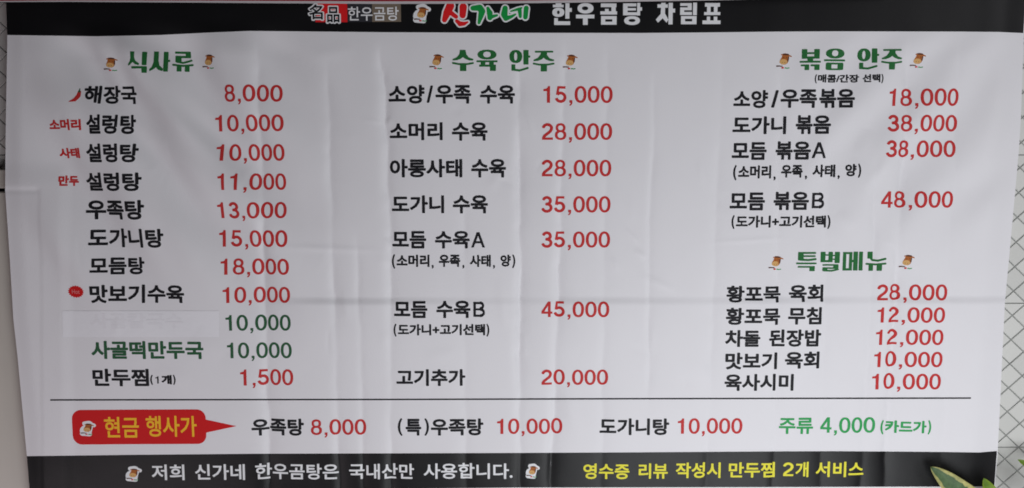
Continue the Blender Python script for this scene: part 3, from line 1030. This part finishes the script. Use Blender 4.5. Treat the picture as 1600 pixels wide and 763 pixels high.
# ================================================================== plant
def leaf_mat(name, green, edge, e0, e1):
    m = bpy.data.materials.new(name)
    m.use_nodes = True
    nt = m.node_tree
    b = nt.nodes['Principled BSDF']
    b.inputs['Roughness'].default_value = 0.6
    uv = nt.nodes.new('ShaderNodeAttribute')
    uv.attribute_name = 'leaf'
    sep = nt.nodes.new('ShaderNodeSeparateXYZ')
    nt.links.new(uv.outputs['Vector'], sep.inputs[0])
    tc = nt.nodes.new('ShaderNodeTexCoord')
    n = nt.nodes.new('ShaderNodeTexNoise')
    n.inputs['Scale'].default_value = 38
    n.inputs['Detail'].default_value = 5
    nt.links.new(tc.outputs['Object'], n.inputs['Vector'])
    ma = nt.nodes.new('ShaderNodeMath')
    ma.operation = 'MULTIPLY_ADD'
    ma.inputs[1].default_value = 0.70
    nt.links.new(n.outputs['Fac'], ma.inputs[0])
    nt.links.new(sep.outputs['X'], ma.inputs[2])   # |across| + noise
    cr = nt.nodes.new('ShaderNodeValToRGB')
    cr.color_ramp.elements[0].position = e0
    cr.color_ramp.elements[0].color = (*green, 1)
    cr.color_ramp.elements[1].position = e1
    cr.color_ramp.elements[1].color = (*edge, 1)
    dv = nt.nodes.new('ShaderNodeMath')
    dv.operation = 'MULTIPLY'
    dv.inputs[1].default_value = 0.625
    nt.links.new(ma.outputs[0], dv.inputs[0])
    nt.links.new(dv.outputs[0], cr.inputs[0])
    n2 = nt.nodes.new('ShaderNodeTexNoise')
    n2.inputs['Scale'].default_value = 70
    n2.inputs['Detail'].default_value = 4
    nt.links.new(tc.outputs['Object'], n2.inputs['Vector'])
    mx = nt.nodes.new('ShaderNodeMix')
    mx.data_type = 'RGBA'
    mx.blend_type = 'MULTIPLY'
    mx.inputs[0].default_value = 0.5
    nt.links.new(cr.outputs[0], mx.inputs[6])
    r2 = nt.nodes.new('ShaderNodeValToRGB')
    r2.color_ramp.elements[0].position = .35
    r2.color_ramp.elements[0].color = (.30, .38, .30, 1)
    r2.color_ramp.elements[1].position = .65
    r2.color_ramp.elements[1].color = (1, 1, 1, 1)
    nt.links.new(n2.outputs['Fac'], r2.inputs[0])
    nt.links.new(r2.outputs[0], mx.inputs[7])
    nt.links.new(mx.outputs[2], b.inputs['Base Color'])
    bp = nt.nodes.new('ShaderNodeBump')
    bp.inputs['Strength'].default_value = .4
    bp.inputs['Distance'].default_value = .002
    nt.links.new(n2.outputs['Fac'], bp.inputs['Height'])
    nt.links.new(bp.outputs[0], b.inputs['Normal'])
    return m


VARI = leaf_mat('variegated_leaf', (0.075, 0.145, 0.05), (0.50, 0.46, 0.16), 0.585, 0.63)
FRESH = leaf_mat('fresh_green_leaf', (0.15, 0.27, 0.015), (0.26, 0.38, 0.025), 0.4, 0.8)
STEM = mat('plant_stem', (0.12, 0.17, 0.05), rough=0.5)


def leaf(name, tip, base, hw, yplane, m, parent, cup=0.012, side=0.0, nL=22, nW=10):
    """tip/base: (X,Z) world; hw half width in metres; blade with a fold along the midrib"""
    tip, base = np.array(tip), np.array(base)
    ax_ = base - tip
    ln = np.linalg.norm(ax_)
    ax_ = ax_ / ln
    nx_ = np.array([-ax_[1], ax_[0]])
    V, at = [], []
    for i in range(nL + 1):
        t = i / nL
        prof = (t ** 0.72) * (1 - t) ** 0.55 * 1.85 if 0 < t < 1 else 0.002
        for j in range(nW + 1):
            s = j / nW * 2 - 1
            wob = 1 + 0.05 * math.sin(9 * t + s)
            p = tip + ax_ * ln * t + nx_ * (hw * prof * s * wob + side * math.sin(math.pi * t))
            y = yplane - cup * (abs(s) ** 1.3) * prof - 0.02 * math.sin(math.pi * t) + 0.0015 * math.sin(t * 26) * abs(s)
            V.append((p[0], y, p[1]))
            at.append((abs(s), t, 0))
    n = nW + 1
    fs = [(i * n + j, i * n + j + 1, (i + 1) * n + j + 1, (i + 1) * n + j) for i in range(nL) for j in range(nW)]
    loc = np.array(parent.location)
    me_ = bpy.data.meshes.new(name)
    me_.from_pydata([tuple(np.array(v) - loc) for v in V], [], fs)
    a = me_.attributes.new('leaf', 'FLOAT_VECTOR', 'POINT')
    a.data.foreach_set('vector', np.array(at).ravel())
    me_.polygons.foreach_set('use_smooth', [True] * len(me_.polygons))
    me_.update()
    o = finish(name, me_, m, parent)
    sd = o.modifiers.new('thickness', 'SOLIDIFY')
    sd.thickness = 0.0006
    return o


def tube(name, pts, r, m, parent):
    c_ = bpy.data.curves.new(name, 'CURVE')
    c_.dimensions = '3D'
    c_.bevel_depth = r
    c_.bevel_resolution = 3
    s_ = c_.splines.new('BEZIER')
    s_.bezier_points.add(len(pts) - 1)
    loc = Vector(parent.location)
    for i, p in enumerate(pts):
        s_.bezier_points[i].co = Vector(p) - loc
        s_.bezier_points[i].handle_left_type = s_.bezier_points[i].handle_right_type = 'AUTO'
    tmp = bpy.data.objects.new(name, c_)
    COL.objects.link(tmp)
    me_ = bpy.data.meshes.new_from_object(tmp.evaluated_get(bpy.context.evaluated_depsgraph_get()))
    bpy.data.objects.remove(tmp)
    me_.materials.clear()
    return finish(name, me_, m, parent)


rootx, rootz = ray(1575, 1000, -0.12)
plant = thing('leafy_plant', 'leafy plant with cream edged leaf at the bottom right corner of the banner', 'plant', (rootx, -0.12, rootz))
tipL = ray(1460.2, 734, -0.06)
basL = ray(1545, 805, -0.05)
leaf('leaf', tipL, basL, 0.047, -0.035, VARI, plant, cup=0.010)
tube('stem', [(basL[0], -0.035, basL[1]), (rootx - .02, -0.12, basL[1] - .12), (rootx, -0.12, rootz)], 0.003, STEM, plant)
t2, b2 = ray(1543, 751, -0.075), ray(1556, 812, -0.075)
leaf('leaf', t2, b2, 0.036, -0.055, FRESH, plant, cup=0.012)
tube('stem', [(b2[0], -0.055, b2[1]), (rootx + .01, -0.13, b2[1] - .1), (rootx, -0.12, rootz)], 0.0028, STEM, plant)
t3, b3 = ray(1593, 720, 0.0), ray(1640, 742, 0.0)
leaf('leaf', t3, b3, 0.019, 0.01, FRESH, plant, cup=0.008)
tube('stem', [(b3[0], 0.01, b3[1]), (rootx + .10, -0.11, b3[1] - .16), (rootx, -0.12, rootz)], 0.0026, STEM, plant)
t4, b4 = ray(1588, 768, -0.11), ray(1640, 830, -0.11)
leaf('leaf', t4, b4, 0.034, -0.09, VARI, plant, cup=0.01)
tube('stem', [(b4[0], -0.09, b4[1]), (rootx + .03, -0.15, b4[1] - .1), (rootx, -0.12, rootz)], 0.0028, STEM, plant)
for (tx, ty_, bx_, by_) in ((1500, 830, 1560, 890), (1545, 850, 1590, 900)):
    ta, ba = ray(tx, ty_, -0.16), ray(bx_, by_, -0.16)
    leaf('leaf', ta, ba, 0.034, -0.09, FRESH, plant)

# ================================================================== lay all the lettering
trace_type()
for job in QUEUE:
    word(*job)
